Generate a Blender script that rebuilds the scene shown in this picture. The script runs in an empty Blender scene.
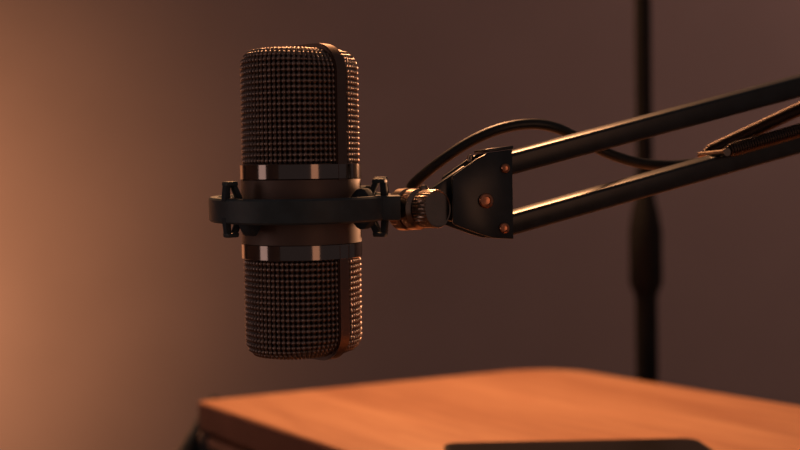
import bpy, bmesh, math, random
from mathutils import Vector, Matrix, Euler
random.seed(7)
C = bpy.context.scene.collection
PI = math.pi
def R(a): return math.radians(a)

# ------------------------------------------------------------------ camera, world, light
scene = bpy.context.scene
cam_data = bpy.data.cameras.new('camera')
cam = bpy.data.objects.new('camera', cam_data); C.objects.link(cam)
cam_data.sensor_width = 36.0
cam_data.lens = 55.0
cam_data.clip_start = 0.01
cam_data.dof.use_dof = True
cam_data.dof.focus_distance = 0.505
cam_data.dof.aperture_fstop = 55.0 / 8.0
cam.rotation_mode = 'QUATERNION'
cam.location = (0, 0, 0.87)
cam.rotation_quaternion = (Matrix.Rotation(R(90 - 0.61), 4, 'X') @ Matrix.Rotation(R(-0.8), 4, 'Z')).to_quaternion()
scene.camera = cam

scene.view_settings.view_transform = 'Standard'
scene.view_settings.look = 'None'
scene.view_settings.gamma = 1.0
scene.view_settings.use_curve_mapping = False
scene.view_settings.exposure = 0.0

world = bpy.data.worlds.new('world'); scene.world = world
world.use_nodes = True
bg = world.node_tree.nodes['Background']
bg.inputs[0].default_value = (1.0, 0.72, 0.66, 1)
bg.inputs[1].default_value = 0.057

def area(name, loc, target, size, power, col, sy=None, spread=180):
    l = bpy.data.lights.new(name, 'AREA')
    l.size = size; l.energy = power; l.color = col; l.spread = R(spread)
    if sy: l.shape = 'RECTANGLE'; l.size_y = sy
    o = bpy.data.objects.new(name, l); C.objects.link(o)
    o.location = loc
    o.rotation_mode = 'QUATERNION'
    o.rotation_quaternion = (Vector(target) - Vector(loc)).to_track_quat('-Z', 'Y')
    return o
# warm lamp overhead behind the table
area('pendant_light', (-0.06, 1.20, 1.62), (0.04, 0.74, 0.75), 0.22, 5.4, (1.0, 0.46, 0.20), spread=120)
# warm cone of a shaded lamp standing left of the frame, on the wall
pl = bpy.data.lights.new('side_lamp_light', 'SPOT'); pl.energy = 11.0; pl.color = (1.0, 0.45, 0.21); pl.shadow_soft_size = 0.06
pl.spot_size = R(132); pl.spot_blend = 0.41
plo = bpy.data.objects.new('side_lamp_light', pl); C.objects.link(plo); plo.location = (-0.99, 1.53, 0.74)
plo.rotation_mode = 'QUATERNION'; plo.rotation_quaternion = Vector((0.106, 1.0, 0.038)).to_track_quat('-Z', 'Y')
# soft wash from a high lamp at the right
area('high_lamp_light', (1.15, 0.95, 1.95), (0.75, 1.9, 1.15), 0.30, 0.95, (1.0, 0.58, 0.50), spread=110)
# added area lights, unseen: reflection strips on the chrome rings, and weak fill
area('added_strip_light_left', (-1.42, 0.07, 0.86), (0, 0.52, 0.86), 0.42, 1.1, (1.0, 0.66, 0.56), sy=0.9)
area('added_strip_light_right', (0.82, -0.95, 0.84), (0.0, 0.5, 0.86), 0.40, 1.0, (1.0, 0.46, 0.25), sy=0.9)
area('added_rim_light', (0.74, 1.55, 1.02), (0.0, 0.54, 0.88), 0.12, 0.16, (1.0, 0.46, 0.22), spread=22)  # added rim light for the microphone's right edge, no visible source

# ------------------------------------------------------------------ helpers
def new_mesh(name, verts, faces, mat=None, parent=None, smooth=False, ang=35):
    me = bpy.data.meshes.new(name)
    me.from_pydata([tuple(v) for v in verts], [], faces)
    me.update()
    if smooth:
        for p in me.polygons: p.use_smooth = True
        try: me.set_sharp_from_angle(angle=R(ang))
        except Exception: pass
    o = bpy.data.objects.new(name, me); C.objects.link(o)
    if mat: me.materials.append(mat)
    if parent: o.parent = parent
    return o

class MB:
    """collects shapes into one mesh"""
    def __init__(s): s.v = []; s.f = []
    def add(s, v, f):
        b = len(s.v); s.v += [Vector(x) for x in v]; s.f += [[i + b for i in q] for q in f]
    def bm(s, bm):
        bm.verts.ensure_lookup_table(); bm.verts.index_update()
        s.add([v.co.copy() for v in bm.verts], [[v.index for v in f.verts] for f in bm.faces]); bm.free()
    def box(s, size, M=Matrix(), bev=0.0, seg=2):
        b = bmesh.new(); bmesh.ops.create_cube(b, size=1.0)
        for v in b.verts: v.co = Vector((v.co.x * size[0], v.co.y * size[1], v.co.z * size[2]))
        if bev: bmesh.ops.bevel(b, geom=list(b.edges), offset=bev, segments=seg, affect='EDGES', profile=0.5)
        b.transform(M); s.bm(b)
    def prism(s, poly, h, M=Matrix(), bev=0.0, seg=2):
        """polygon in local XY extruded along local Z from -h/2 to h/2"""
        b = bmesh.new()
        lo = [b.verts.new((x, y, -h / 2)) for x, y in poly]; hi = [b.verts.new((x, y, h / 2)) for x, y in poly]
        n = len(poly)
        b.faces.new(lo[::-1]); b.faces.new(hi)
        for i in range(n): b.faces.new((lo[i], lo[(i + 1) % n], hi[(i + 1) % n], hi[i]))
        bmesh.ops.recalc_face_normals(b, faces=b.faces)
        if bev:
            ed = [e for e in b.edges if e.calc_face_angle(0) > R(40)]
            bmesh.ops.bevel(b, geom=ed, offset=bev, segments=seg, affect='EDGES', profile=0.5)
        b.transform(M); s.bm(b)
    def lathe(s, prof, n=64, M=Matrix()):
        """profile of (r, z) turned about local Z"""
        v = []; f = []
        for r, z in prof:
            for i in range(n):
                a = 2 * PI * i / n; v.append(M @ Vector((r * math.cos(a), r * math.sin(a), z)))
        m = len(prof)
        for j in range(m - 1):
            for i in range(n):
                k = (i + 1) % n; f.append([j * n + i, j * n + k, (j + 1) * n + k, (j + 1) * n + i])
        if prof[0][0] > 1e-6: f.append([i for i in range(n)][::-1])
        if prof[-1][0] > 1e-6: f.append([(m - 1) * n + i for i in range(n)])
        s.add(v, f)
    def ringlathe(s, prof, n=96, M=Matrix()):
        """closed profile turned about local Z"""
        v = []; f = []; m = len(prof)
        for r, z in prof:
            for i in range(n):
                a = 2 * PI * i / n; v.append(M @ Vector((r * math.cos(a), r * math.sin(a), z)))
        for j in range(m):
            q = (j + 1) % m
            for i in range(n):
                k = (i + 1) % n; f.append([j * n + i, j * n + k, q * n + k, q * n + i])
        s.add(v, f)
    def tube(s, pts, r, n=8, caps=True):
        pts = [Vector(p) for p in pts]; m = len(pts)
        t0 = (pts[1] - pts[0]).normalized()
        ref = Vector((0, 0, 1)) if abs(t0.z) < 0.9 else Vector((1, 0, 0))
        u = t0.cross(ref).normalized()
        v = []; f = []
        for i, p in enumerate(pts):
            t = (pts[min(i + 1, m - 1)] - pts[max(i - 1, 0)]).normalized()
            u = (u - t * u.dot(t)).normalized(); w = t.cross(u)
            rr = r[i] if isinstance(r, (list, tuple)) else r
            for k in range(n):
                a = 2 * PI * k / n; v.append(p + (u * math.cos(a) + w * math.sin(a)) * rr)
        for i in range(m - 1):
            for k in range(n):
                l = (k + 1) % n; f.append([i * n + k, i * n + l, (i + 1) * n + l, (i + 1) * n + k])
        if caps:
            f.append(list(range(n))[::-1]); f.append([(m - 1) * n + k for k in range(n)])
        s.add(v, f)
    def build(s, name, mat, parent=None, smooth=True, ang=35):
        return new_mesh(name, s.v, s.f, mat, parent, smooth, ang)

def catmull(pts, k=10):
    p = [Vector(q) for q in pts]; p = [p[0] * 2 - p[1]] + p + [p[-1] * 2 - p[-2]]
    out = []
    for i in range(1, len(p) - 2):
        for j in range(k):
            t = j / k
            out.append(0.5 * ((2 * p[i]) + (p[i + 1] - p[i - 1]) * t + (2 * p[i - 1] - 5 * p[i] + 4 * p[i + 1] - p[i + 2]) * t * t
                              + (3 * p[i] - p[i - 1] - 3 * p[i + 1] + p[i + 2]) * t ** 3))
    out.append(p[-2]); return out

def frame(o, x, z):
    """matrix with origin o, local X along x, local Z near z"""
    x = Vector(x).normalized(); z = Vector(z); z = (z - x * z.dot(x)).normalized(); y = z.cross(x)
    M = Matrix((x, y, z)).transposed().to_4x4(); M.translation = Vector(o); return M
def axis(o, d):
    """matrix with origin o, local Z along d"""
    M = Vector(d).to_track_quat('Z', 'Y').to_matrix().to_4x4(); M.translation = Vector(o); return M
def T(x, y, z): return Matrix.Translation((x, y, z))

def thing(name, label, cat, loc=(0, 0, 0), rot=(0, 0, 0), group=None):
    o = bpy.data.objects.new(name, None); C.objects.link(o)
    o.location = loc; o.rotation_euler = rot; o.empty_display_size = 0.02
    return tag(o, label, cat, group)
def tag(o, label, cat, group=None):
    o['label'] = label; o['category'] = cat
    if group: o['group'] = group
    return o
def struct(o): o['kind'] = 'structure'; return o

# ------------------------------------------------------------------ materials
def mat(name, col, rough=0.5, metal=0.0, spec=0.5, noise=0.0, nscale=40, bump=0.0, coat=0.0):
    m = bpy.data.materials.new(name); m.use_nodes = True
    nt = m.node_tree; b = nt.nodes['Principled BSDF']
    b.inputs['Base Color'].default_value = (*col, 1); b.inputs['Roughness'].default_value = rough
    b.inputs['Metallic'].default_value = metal; b.inputs['Specular IOR Level'].default_value = spec
    b.inputs['Coat Weight'].default_value = coat
    tc = nt.nodes.new('ShaderNodeTexCoord'); n = nt.nodes.new('ShaderNodeTexNoise')
    n.inputs['Scale'].default_value = nscale; n.inputs['Detail'].default_value = 4
    nt.links.new(tc.outputs['Object'], n.inputs['Vector'])
    if noise:
        r = nt.nodes.new('ShaderNodeValToRGB')
        r.color_ramp.elements[0].position = 0.3; r.color_ramp.elements[1].position = 0.7
        r.color_ramp.elements[0].color = (*[c * (1 - noise) for c in col], 1); r.color_ramp.elements[1].color = (*[min(1, c * (1 + noise)) for c in col], 1)
        nt.links.new(n.outputs['Fac'], r.inputs['Fac']); nt.links.new(r.outputs['Color'], b.inputs['Base Color'])
    if bump:
        bp = nt.nodes.new('ShaderNodeBump'); bp.inputs['Strength'].default_value = bump; bp.inputs['Distance'].default_value = 0.001
        nt.links.new(n.outputs['Fac'], bp.inputs['Height']); nt.links.new(bp.outputs['Normal'], b.inputs['Normal'])
    return m
M = dict(
    wall=mat('wall_paint', (0.50, 0.40, 0.37), 0.9, noise=0.04, nscale=6, bump=0.05),
    floor=mat('floor_boards', (0.16, 0.09, 0.06), 0.6, noise=0.3, nscale=8),
    mesh=mat('mesh_wire', (0.34, 0.28, 0.26), 0.32, 1.0, noise=0.15, nscale=300),
    screen=mat('inner_screen', (0.075, 0.058, 0.052), 0.8, noise=0.2, nscale=400),
    bronze=mat('trim_metal', (0.21, 0.15, 0.13), 0.40, 1.0, noise=0.06, nscale=200),
    body=mat('body_metal', (0.17, 0.125, 0.112), 0.50, 0.3, noise=0.05, nscale=200),
    chrome=mat('chrome', (0.27, 0.24, 0.23), 0.10, 1.0, noise=0.03, nscale=100),
    brass=mat('nickel', (0.42, 0.33, 0.27), 0.26, 1.0, noise=0.08, nscale=120),
    plastic=mat('black_plastic', (0.050, 0.078, 0.098), 0.5, noise=0.2, nscale=150),
    rubber=mat('black_rubber', (0.034, 0.055, 0.075), 0.75, noise=0.2, nscale=150),
    steel=mat('black_steel', (0.030, 0.042, 0.054), 0.28, noise=0.2, nscale=150, bump=0.03),
    spring=mat('spring_steel', (0.11, 0.085, 0.075), 0.35, 1.0, noise=0.1, nscale=300),
    cable=mat('cable_jacket', (0.018, 0.022, 0.026), 0.36, noise=0.2, nscale=200),
    glass=mat('screen_glass', (0.010, 0.009, 0.010), 0.30, spec=0.15, noise=0.1, nscale=50),
    case=mat('phone_case', (0.012, 0.011, 0.011), 0.35, noise=0.1, nscale=80),
    edge=mat('edge_strip', (0.33, 0.14, 0.095), 0.6, noise=0.2, nscale=30),
    stand=mat('stand_black', (0.012, 0.013, 0.014), 0.6, spec=0.25, noise=0.2, nscale=60),
    rail=mat('rail_wood', (0.50, 0.26, 0.18), 0.5, noise=0.15, nscale=30),
    bolt=mat('bolt_orange_reflection', (0.66, 0.30, 0.18), 0.30, 1.0, noise=0.15, nscale=500),  # orange of the reflected table put into the bolt colour
    dark=mat('dark_wood', (0.10, 0.045, 0.030), 0.6, noise=0.25, nscale=20),
)
def wood():
    m = bpy.data.materials.new('table_wood'); m.use_nodes = True
    nt = m.node_tree; b = nt.nodes['Principled BSDF']; b.inputs['Roughness'].default_value = 0.5
    b.inputs['Specular IOR Level'].default_value = 0.3
    tc = nt.nodes.new('ShaderNodeTexCoord'); mp = nt.nodes.new('ShaderNodeMapping')
    mp.inputs['Scale'].default_value = (16, 1.6, 16)
    nt.links.new(tc.outputs['Object'], mp.inputs['Vector'])
    n = nt.nodes.new('ShaderNodeTexNoise'); n.inputs['Scale'].default_value = 1.6; n.inputs['Detail'].default_value = 6; n.inputs['Distortion'].default_value = 0.6
    nt.links.new(mp.outputs['Vector'], n.inputs['Vector'])
    r = nt.nodes.new('ShaderNodeValToRGB')
    r.color_ramp.elements[0].position = 0.34; r.color_ramp.elements[1].position = 0.68
    r.color_ramp.elements[0].color = (0.46, 0.21, 0.12, 1); r.color_ramp.elements[1].color = (0.66, 0.35, 0.21, 1)
    nt.links.new(n.outputs['Fac'], r.inputs['Fac'])
    n2 = nt.nodes.new('ShaderNodeTexNoise'); n2.inputs['Scale'].default_value = 14; n2.inputs['Detail'].default_value = 3
    nt.links.new(mp.outputs['Vector'], n2.inputs['Vector'])
    mx = nt.nodes.new('ShaderNodeMixRGB'); mx.blend_type = 'OVERLAY'; mx.inputs[0].default_value = 0.25
    nt.links.new(r.outputs['Color'], mx.inputs[1]); nt.links.new(n2.outputs['Fac'], mx.inputs[2])
    nt.links.new(mx.outputs[0], b.inputs['Base Color'])
    return m
M['wood'] = wood()

# ------------------------------------------------------------------ room
def slab(name, x0, x1, y0, y1, z0, z1, m):
    b = MB(); b.box((x1 - x0, y1 - y0, z1 - z0), T((x0 + x1) / 2, (y0 + y1) / 2, (z0 + z1) / 2))
    return struct(b.build(name, m, smooth=False))
slab('wall_back', -2.2, 2.2, 1.90, 2.00, 0, 2.6, M['wall'])
slab('wall_left', -2.2, -2.1, -2.2, 1.90, 0, 2.6, M['wall'])
slab('floor', -2.2, 2.2, -2.3, 2.0, -0.1, 0, M['floor'])

# ------------------------------------------------------------------ table
tz = 0.73
tA = R(31.0)
tab = thing('wooden_table', 'low wooden table with a glowing orange brown top, under the boom arm', 'table', (-0.1540, 0.9185, 0), (0, 0, tA))
# local x runs along the far edge, local -y runs along the left edge
TW, TL, TH = 0.338, 0.60, 0.0205
def rrect(x0, x1, y0, y1, r, n=8):
    out = []
    rs = r if isinstance(r, (list, tuple)) else [r] * 4
    for (cx, cy, a0, q) in ((x1, y1, 0, rs[0]), (x0, y1, 90, rs[1]), (x0, y0, 180, rs[2]), (x1, y0, 270, rs[3])):
        sx = -1 if cx == x1 else 1; sy = -1 if cy == y1 else 1
        for i in range(n + 1):
            a = R(a0 + 90 * i / n); out.append((cx + sx * q + q * math.cos(a), cy + sy * q + q * math.sin(a)))
    return out
b = MB(); b.prism(rrect(0, TW, -TL, 0, [0.055, 0.004, 0.006, 0.02]), TH, T(0, 0, tz - TH / 2), 0.0012)
b.build('tabletop', M['wood'], tab)
# thin strip round the top, darker than its wood
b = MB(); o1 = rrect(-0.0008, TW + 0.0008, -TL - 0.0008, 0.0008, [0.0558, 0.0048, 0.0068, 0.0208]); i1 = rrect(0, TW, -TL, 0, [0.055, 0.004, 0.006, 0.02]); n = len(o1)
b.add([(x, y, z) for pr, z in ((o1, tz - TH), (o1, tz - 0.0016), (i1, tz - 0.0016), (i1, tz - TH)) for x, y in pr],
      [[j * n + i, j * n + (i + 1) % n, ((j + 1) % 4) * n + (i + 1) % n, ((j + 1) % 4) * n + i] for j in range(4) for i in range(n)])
o = b.build('edge_strip', M['edge'], tab, smooth=False); o['label'] = 'dark brown edge of the tabletop'
RO_ = 0.030
def rim(name, inset, z0, z1, m, w=0.012):
    q = MB(); o1 = rrect(inset, TW - inset, -TL + inset, -inset, RO_); i1 = rrect(inset + w, TW - inset - w, -TL + inset + w, -inset - w, RO_ - w); n = len(o1)
    q.add([(x, y, z) for pr, z in ((o1, z0), (o1, z1), (i1, z1), (i1, z0)) for x, y in pr],
          [[j * n + i, j * n + (i + 1) % n, ((j + 1) % 4) * n + (i + 1) % n, ((j + 1) % 4) * n + i] for j in range(4) for i in range(n)])
    return q.build(name, m, tab, smooth=False)
zb = tz - TH
rim('apron', 0.010, zb - 0.034, zb, M['dark'])
o = rim('rail', -0.002, zb - 0.0105, zb - 0.0035, M['rail'], 0.0125); o['label'] = 'thin lighter wooden rail below the tabletop'
for (x, y, sx) in ((0.023, 0.0105, -1), (TW - 0.018, -0.024, 0.2), (0.012, -TL + 0.03, -1), (TW - 0.018, -TL + 0.03, 0.2)):
    # bent steel leg: leans outwards below the corner, then runs down to the floor, with an upright strut at the inside
    l = MB(); zt = tz - TH - 0.002 if y < 0 else tz - 0.005
    p = [Vector((x, y, zt)), Vector((x + sx * 0.075, y, zt - 0.105)), Vector((x + sx * 0.085, y, zt - 0.150)), Vector((x + sx * 0.085, y, 0.0))]
    for a, e in zip(p, p[1:]): l.box((0.014, 0.018, (e - a).length + 0.004), axis((a + e) / 2, e - a), 0.002)
    zs = tz - TH - 0.001; xs = 0.005 if x < 0.1 else x - 0.008; xe = x + sx * 0.085
    l.box((0.014, 0.018, zs - 0.45), T(xs, y + 0.004 if y < 0 else -0.012, (zs + 0.45) / 2), 0.002)
    l.box((abs(xe - xs) + 0.012, 0.016 if y < 0 else 0.034, 0.014), T((xs + xe) / 2, y if y < 0 else 0.0, 0.457), 0.002)
    l.build('leg', M['steel'], tab)

# ------------------------------------------------------------------ phone
ph = thing('smartphone', 'black smartphone lying screen up on the wooden table', 'phone', (0.0968, 0.6640, tz), (0, 0, R(2.0)))
b = MB(); b.prism(rrect(-0.073, 0.073, -0.036, 0.036, 0.009), 0.0078, T(0, 0, 0.0040), 0.0014, 3); b.build('phone_case', M['case'], ph)
b = MB(); b.prism(rrect(-0.0705, 0.0705, -0.0335, 0.0335, 0.0075), 0.0004, T(0, 0, 0.0079)); b.build('screen', M['glass'], ph, smooth=False)

# ------------------------------------------------------------------ microphone
TILT = (R(2.2), R(0.0), 0)
mic = thing('condenser_microphone', 'metal side address microphone with two wire mesh grilles, held in the shock mount', 'microphone',
            (-0.0418, 0.520, 0.8706), TILT)
BAND = R(47)                                     # azimuth of the trim band, from the camera side towards the right
def azv(a): return Vector((math.sin(a), -math.cos(a), 0))
RG = 0.0238
def weave(name, z0, z1, sgn, az0, az1, parent):
    """one half of a woven wire grille: z0 at the ring, z1 (height) at the dome; sgn = +1 up, -1 down"""
    p = 0.00205; pr = 0.00230; A = 0.00042; rw = 0.00078; ns = 7
    def FA(a): return 0.0034 + 0.0064 * math.cos(a - BAND) ** 2      # the dome is rounder beside the trim band
    F = 0.0076; L3 = (RG - F) * 0.45; L = z1 - z0 - F + F * PI / 2 + L3
    def base(a, s):
        F = FA(a); L1 = z1 - z0 - F; L2 = F * PI / 2
        if s < L1: return RG, z0 + s, 1.0, 0.0
        if s < L1 + L2:
            t = (s - L1) / F; return RG - F + F * math.cos(t), z1 - F + F * math.sin(t), math.cos(t), math.sin(t)
        return RG - F - (s - L1 - L2), z1, 0.0, 1.0
    def pt(a, s, off):
        r, z, nr, nz = base(a, s); v = azv(a) * (r + nr * off); v.z = sgn * (z + nz * off); return v
    nc = int(round((az1 - az0) * RG / p)); da = (az1 - az0) / nc
    nr_ = int(L / pr); q = MB(); k = 6
    for i in range(nc + 1):
        a = az0 + i * da; pts = []
        end = L if i % 2 == 0 else L - L3 * 0.5
        n = int(end / pr * k)
        for j in range(n + 1):
            s = j * pr / k; pts.append(pt(a, s, A * math.cos(2 * PI * s / pr)))
        q.tube(pts, rw, ns, caps=False)
    for j in range(nr_ + 1):
        s = j * pr
        if s > L: break
        pts = []
        for i in range(nc * 3 + 1):
            a = az0 + i * da / 3; pts.append(pt(a, s, -0.0005))
        q.tube(pts, 0.00072, ns, caps=False)
    # flat wires across the middle of the dome
    am = (az0 + az1) / 2; rc = RG - F - L3 + 0.001
    m = int(rc / p)
    for i in range(-m, m + 1):
        w = i * p; l = math.sqrt(max(0, rc * rc - w * w))
        q.tube([Vector((azv(am) * t + azv(am + PI / 2) * w)) + Vector((0, 0, sgn * z1)) for t in (0, l)], rw, ns, caps=False)
        if w > 0: q.tube([Vector((azv(am) * w + azv(am + PI / 2) * t)) + Vector((0, 0, sgn * z1)) for t in (-l, l)], rw, ns, caps=False)
    g = q.build(name, M['mesh'], parent, ang=80)
    # dark screen behind the wires
    q = MB(); d = 0.0016; n = 40; v = []; f = []; m = 11
    for j in range(m):
        for i in range(n + 1):
            a = az0 + (az1 - az0) * i / n; F = FA(a)
            if j == 0: r, z = RG - d, z0
            elif j == m - 1: r, z = 0.0001, z1 - d
            else: t = PI / 2 * (j - 1) / (m - 3); r, z = RG - d - F + F * math.cos(t), z1 - d - F + F * math.sin(t)
            w = azv(a) * r; w.z = sgn * z; v.append(w)
    for j in range(m - 1):
        for i in range(n): f.append([j * (n + 1) + i, j * (n + 1) + i + 1, (j + 1) * (n + 1) + i + 1, (j + 1) * (n + 1) + i])
    q.add(v, f); q.build('inner_screen', M['screen'], g)
    return g
HW = 0.0031                                      # half width of the trim band
da = HW / RG
for z1, zt, sgn in ((0.0671, 0.0702, 1), (0.0592, 0.0619, -1)):
    for k in (0, 1):
        weave('grille', 0.0195 if sgn > 0 else 0.0182, z1, sgn, BAND - PI * (1 - k) + da, BAND + PI * k - da, mic)
    # trim band: flat strap up one side, over the dome and down the other side
    RB = RG + 0.0018; rc = 0.0122; th = 0.0032
    def arch(r, z, c, n=10):
        o = [(r, 0.0130)]
        for i in range(n + 1):
            a = PI / 2 * i / n; o.append((r - c + c * math.cos(a), z - c + c * math.sin(a)))
        return o + [(-x, y) for x, y in o[::-1]]
    outer = arch(RB, zt, rc); inner = arch(RB - th, zt - th, rc - th)
    n = len(outer); q = bmesh.new(); u = azv(BAND); w = azv(BAND + PI / 2)
    def V(p, o): return q.verts.new(u * p[0] + w * o + Vector((0, 0, sgn * p[1])))
    rows = [[V(p, o) for p in pr] for pr, o in ((outer, -HW), (outer, HW), (inner, HW), (inner, -HW))]
    for i in range(n - 1):
        for j in range(4):
            A_, B_ = rows[j], rows[(j + 1) % 4]; q.faces.new((A_[i], A_[i + 1], B_[i + 1], B_[i]))
    q.faces.new([rows[j][0] for j in range(4)]); q.faces.new([rows[j][-1] for j in range(4)])
    bmesh.ops.recalc_face_normals(q, faces=q.faces)
    ed = [e for e in q.edges if e.calc_face_angle(0) > R(60)]
    bmesh.ops.bevel(q, geom=ed, offset=0.0005, segments=2, affect='EDGES')
    bb = MB(); bb.bm(q); bb.build('trim_band', M['bronze'], mic)
    # chrome ring
    bb = MB(); s = sgn; g = 0 if sgn > 0 else -0.0013
    bb.ringlathe([(r, s * (z + g)) for r, z in ((0.0240, 0.0139), (0.0252, 0.0139), (0.0257, 0.0143), (0.0257, 0.0201), (0.0252, 0.0205), (0.0240, 0.0205))], 128)
    o = bb.build('ring', M['chrome'], mic); o['label'] = 'polished chrome ring'
bb = MB(); bb.lathe([(0.0245, -0.0130), (0.0254, -0.0127), (0.0254, 0.0138), (0.0245, 0.0141)], 128)
bb.build('body', M['body'], mic)

# ------------------------------------------------------------------ shock mount
sm = thing('shock_mount', 'black ring shaped shock mount around the waist of the microphone', 'microphone mount', (-0.0418, 0.520, 0.8710), (R(3.2), 0, 0))
zc = 0.0016; RO = 0.0390; hh = 0.0051
def rp(r0, r1, z0, z1, c):
    return [(r0 + c, z0), (r1 - c, z0), (r1, z0 + c), (r1, z1 - c), (r1 - c, z1), (r0 + c, z1), (r0, z1 - c), (r0, z0 + c)]
b = MB(); b.ringlathe(rp(RO - 0.0042, RO, zc - hh, zc + hh, 0.0008), 128); b.build('outer_ring', M['plastic'], sm)
b = MB(); b.ringlathe(rp(0.0256, 0.0282, zc - 0.0038, zc + 0.0038, 0.0005), 96); b.build('inner_ring', M['plastic'], sm)
def radial(a):
    # local X outwards, local Y up, local Z along the ring
    m = Matrix((azv(a), Vector((0, 0, 1)), azv(a).cross(Vector((0, 0, 1))))).transposed().to_4x4(); m.translation = (0, 0, zc); return m
for a in (R(-49), R(70), R(110), R(-137)):
    for s in (1, -1):
        fr = radial(a) @ Matrix.Scale(s, 4, (0, 1, 0)) @ Matrix.Translation((0, -0.0014 if s < 0 and a < 0 else 0, 0))
        # cap of the hook, and the elastic band looped over it: one strand to the outer ring, one slanting inwards
        q = MB(); q.prism([(RO - 0.0062, hh + 0.0052), (RO - 0.0004, hh + 0.0052), (RO - 0.0008, hh + 0.0070), (RO - 0.0058, hh + 0.0070)], 0.0040, fr, 0.0004)
        q.build('hook', M['plastic'], sm)
        e = MB()
        e.prism([(RO + 0.0004, hh - 0.0012), (RO - 0.0004, hh + 0.0056), (RO - 0.0028, hh + 0.0056), (RO - 0.0026, hh - 0.0012)], 0.0030, fr, 0.0006)
        e.prism([(RO - 0.0066, hh - 0.0012), (RO - 0.0036, hh + 0.0056), (RO - 0.0060, hh + 0.0056), (RO - 0.0092, hh - 0.0012)], 0.0030, fr, 0.0006)
        e.build('elastic_band', M['rubber'], sm)
# wedge shaped tabs of the inner ring, the bands' other ends
for a, s, hgt in ((R(-37), -1, 0.0050), (R(59), 1, 0.0032), (R(59), -1, 0.0034), (R(121), 1, 0.0032), (R(-135), -1, 0.0050)):
    q = MB(); fr = radial(a) @ Matrix.Scale(s, 4, (0, 1, 0))
    q.prism([(0.0258, -0.001), (0.0370, -0.001), (0.0368, hh - 0.001), (0.0335, hh + hgt * 0.85), (0.0322, hh + hgt), (0.0306, hh + hgt), (0.0292, hh + hgt * 0.8), (0.0258, hh - 0.001)], 0.0050, fr, 0.0005)
    q.build('tab', M['rubber'], sm)
# lug at the right, to the swivel
b = MB(); b.box((0.0140, 0.0092, 0.0102), T(0.0352, -0.0128, zc), 0.0007); b.build('lug', M['plastic'], sm)

# ------------------------------------------------------------------ boom arm
arm = thing('boom_arm', 'black scissor boom arm of two parallel bars reaching in from the right', 'microphone arm', (0, 0, 0))
dA = Vector((0.1343, 0.040, 0.0344)).normalized()
sA = dA.cross(Vector((0, 0, 1))).normalized()        # towards the camera
nA = sA.cross(dA).normalized()
rho = R(9)
uA = (nA * math.cos(rho) + sA * math.sin(rho)).normalized(); fA = dA.cross(uA).normalized()
EYE = Vector((0, 0, 0.87))
def sc(x, y, z): return EYE + (Vector((x, y, z)) - EYE) * 1.02
U0 = sc(0.0478, 0.515, 0.8904); L0 = sc(0.0478, 0.515, 0.8651)
ARM = 0.385
for P0 in (U0, L0):
    q = MB(); q.box((ARM + 0.004, 0.0100, 0.0092), frame(P0 + dA * (ARM / 2 - 0.004), dA, uA), 0.0015, 3)
    bar = q.build('bar', M['steel'], arm)
# bracket: two cheek plates and a bent top flange
eB = Vector((dA.x, dA.y, 0)).normalized()
sB = eB.cross(Vector((0, 0, 1))).normalized()
O = sc(0.0455, 0.5145, 0.8777)
outl = [(-0.0005, 0.0180), (-0.0115, 0.0166), (-0.0170, 0.0138), (-0.0272, 0.0070), (-0.0275, 0.0060), (-0.0275, -0.0128), (-0.0265, -0.0136), (-0.0150, -0.0178), (-0.0095, -0.0194), (-0.0005, -0.0200)]
for t in (1, -1):
    q = MB()
    q.prism(outl, 0.0016, Matrix((eB, Vector((0, 0, 1)), sB)).transposed().to_4x4() if False else
            (lambda m: (setattr(m, 'translation', O + sB * t * 0.0066), m)[1])(Matrix((eB, Vector((0, 0, 1)), sB)).transposed().to_4x4()), 0.0004)
    q.build('cheek_plate', M['steel'], arm)
q = MB(); q.prism([(-0.020, 0.0115), (-0.0375, 0.0002), (-0.0375, -0.0095), (-0.020, -0.0135)], 0.0036, (lambda m: (setattr(m, 'translation', O), m)[1])(Matrix((eB, Vector((0, 0, 1)), sB)).transposed().to_4x4()), 0.0006); q.build('tongue', M['steel'], arm)
q = MB(); q.box((0.0125, 0.0148, 0.0014), frame(O + eB * -0.0062 + Vector((0, 0, 0.0182)), eB + Vector((0, 0, 0.12)), (0, 0, 1)), 0.0004); q.build('flange', M['steel'], arm)
for (x, z, r, hgt) in ((-0.0040, 0.0100, 0.0020, 0.0022), (-0.0130, -0.0036, 0.0032, 0.0030), (-0.0048, -0.0152, 0.0022, 0.0022)):
    q = MB()
    q.lathe([(r, 0), (r, hgt * 0.5), (r * 0.85, hgt * 0.7), (r * 0.55, hgt * 0.78), (r * 0.5, hgt * 0.5), (0.00005, hgt * 0.45)], 24, axis(O + eB * x + Vector((0, 0, z)) + sB * 0.0072, sB))
    q.lathe([(r, 0), (r, hgt * 0.6), (r * 0.5, hgt), (0.00005, hgt)], 6, axis(O + eB * x + Vector((0, 0, z)) - sB * 0.0072, -sB))
    o = q.build('bolt', M['bolt'], arm, ang=30); o['label'] = 'shiny bolt head with the orange table reflection in its colour'
q = MB(); q.lathe([(0.0014, -0.001), (0.0014, 0.0012), (0.0009, 0.0018), (0.00005, 0.0019)], 16, T(*(O + eB * -0.0168 + Vector((0, 0, 0.0142)))))
o = q.build('rivet', M['brass'], arm)
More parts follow.
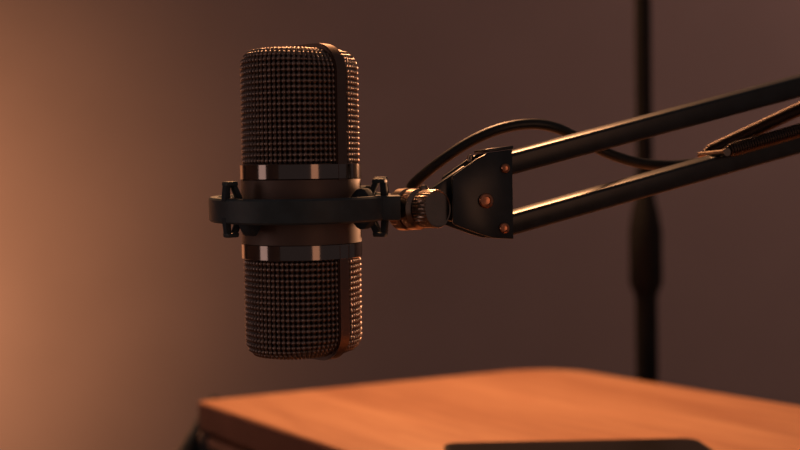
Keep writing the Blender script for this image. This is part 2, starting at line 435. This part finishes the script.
# swivel joint and thumb knob
kA = Vector((0.70, -0.714, 0)).normalized(); K = Vector((0.0035, 0.5190, 0.8711))
q = MB(); a = axis(K, kA)
q.lathe([(0.0078, -0.0045), (0.0090, -0.0035), (0.0090, 0.0010), (0.0084, 0.0018)], 64, a)
q.lathe([(0.0074, 0.0016), (0.0074, 0.0028)], 48, a)
q.lathe([(0.0082, 0.0026), (0.0088, 0.0034), (0.0086, 0.0072), (0.0070, 0.0086)], 64, a)
o = q.build('swivel_joint', M['brass'], arm, ang=30); o['label'] = 'shiny metal swivel joint'
q = MB(); prof = [(0.0048, 0.0070), (0.0048, 0.0098), (0.0076, 0.0098), (0.0081, 0.0104), (0.0081, 0.0172), (0.0077, 0.0178), (0.0074, 0.0178), (0.0071, 0.0175), (0.00005, 0.0175)]
n = 96; v = []; f = []
for r, z in prof:
    for i in range(n):
        g = r - (0.00030 if (i % 3 == 0 and 0.0101 < z < 0.0175 and r > 0.0075) else 0)
        t = 2 * PI * i / n; v.append(a @ Vector((g * math.cos(t), g * math.sin(t), z)))
for j in range(len(prof) - 1):
    for i in range(n):
        l = (i + 1) % n; f.append([j * n + i, j * n + l, (j + 1) * n + l, (j + 1) * n + i])
q.add(v, f); o = q.build('thumb_knob', M['brass'], arm, ang=30); o['label'] = 'round knurled metal thumb knob'
q = MB(); q.lathe([(0.0022, 0), (0.0022, 0.0012), (0.0016, 0.0021), (0.00005, 0.0023)], 24, T(0.0100, 0.5160, 0.8790)); q.build('cap_nut', M['brass'], arm)
# springs from a pin on the lower bar towards the upper bar
pin = sc(0.1392, 0.5425, 0.8940)
q = MB(); q.tube([pin - sA * 0.0115, pin + sA * 0.0115], 0.0013, 12); q.tube([pin + sA * 0.0105, pin + sA * 0.0120], 0.0018, 12)
q.build('pin', M['brass'], arm)
def spring(p0, p1):
    p0 = Vector(p0); p1 = Vector(p1); d = (p1 - p0); L = d.length; d.normalize()
    u = d.cross(Vector((0, 0, 1))).normalized(); w = u.cross(d)
    pitch = 0.00125; r = 0.0028; pts = []; n = int(L / pitch); k = 9
    for i in range(n * k):
        s = i / k * pitch; rr = r * min(1, 0.25 + s / 0.006, 0.25 + (L - s) / 0.006); t = 2 * PI * i / k
        pts.append(p0 + d * s + (u * math.cos(t) + w * math.sin(t)) * rr)
    q = MB(); q.tube(pts, 0.00056, 5); q.build('spring', M['spring'], arm, ang=80)
S1 = sc(0.2130, 0.5730, 0.9270); S2 = sc(0.2175, 0.5490, 0.9145)
spring(pin - sA * 0.0085, S1)
spring(pin + sA * 0.0085, S2)
q = MB(); q.box((0.010, 0.030, 0.030), frame(sc(0.2200, 0.5640, 0.9235), dA, uA), 0.002); q.build('spring_bracket', M['steel'], arm)
# elbow and the lower half of the arm, down to the clamp on the table edge
EU = U0 + dA * (ARM - 0.006); EL = L0 + dA * (ARM - 0.006); EC = (EU + EL) / 2
q = MB()
for t in (1, -1): q.prism([(-0.022, -0.026), (0.022, -0.030), (0.024, 0.0), (0.016, 0.026), (-0.022, 0.024)], 0.0018, frame(EC + fA * t * -0.0066, dA, uA) @ Matrix.Rotation(PI / 2, 4, 'X'), 0.0004)
q.build('elbow_plate', M['steel'], arm)
BT = Vector((0.400, 0.6230, 0.7900))
q = MB(); EB = EC + Vector((0, 0, -0.015))
for t in (-0.011, 0.011):
    a0 = BT + dA * t; a1 = EB + dA * t; q.box((0.0092, 0.0100, (a1 - a0).length), axis((a0 + a1) / 2, a1 - a0), 0.0015)
q.build('lower_bar', M['steel'], arm)
q = MB(); q.box((0.050, 0.030, 0.062), T(0.400, 0.623, 0.7615), 0.004); q.box((0.060, 0.040, 0.006), T(0.390, 0.623, 0.733), 0.001); q.build('clamp', M['steel'], arm)

# ------------------------------------------------------------------ cable
cp = [(0.0045, 0.5365, 0.8795), (0.0070, 0.5330, 0.8830), (0.0177, 0.530, 0.8916), (0.0308, 0.530, 0.9000), (0.0439, 0.530, 0.9054), (0.0572, 0.532, 0.9075), (0.0684, 0.535, 0.9060),
      (0.0802, 0.541, 0.9011), (0.0940, 0.545, 0.8945), (0.1083, 0.550, 0.8905), (0.1209, 0.556, 0.8896), (0.1341, 0.563, 0.8903), (0.165, 0.572, 0.8945), (0.23, 0.590, 0.910), (0.30, 0.612, 0.928), (0.39, 0.640, 0.948)]
q = MB(); q.tube(catmull([sc(*c) for c in cp], 8), 0.0024, 14)
tag(q.build('cable', M['cable'], None), 'black cable arching from the swivel joint over the boom arm bracket', 'cable')

# ------------------------------------------------------------------ stand behind the table
st = thing('microphone_stand', 'blurred dark upright stand pole behind the table', 'stand', (0.2307, 1.15, 0))
q = MB(); q.lathe([(0.0105, 0.03), (0.0105, 0.80)], 32); q.build('lower_tube', M['stand'], st)
q = MB(); q.lathe([(0.0078, 0.80), (0.0078, 1.75), (0.004, 1.752)], 32); q.build('upper_tube', M['stand'], st)
q = MB(); q.lathe([(0.0105, 0.788), (0.0130, 0.794), (0.0155, 0.800), (0.0155, 0.850), (0.0140, 0.858), (0.0130, 0.866), (0.0098, 0.878), (0.0078, 0.890)], 40); q.build('clutch', M['stand'], st)
q = MB(); q.lathe([(0.085, 0.0), (0.085, 0.010), (0.080, 0.014), (0.030, 0.022), (0.014, 0.034), (0.0, 0.034)], 64); q.build('base', M['stand'], st)
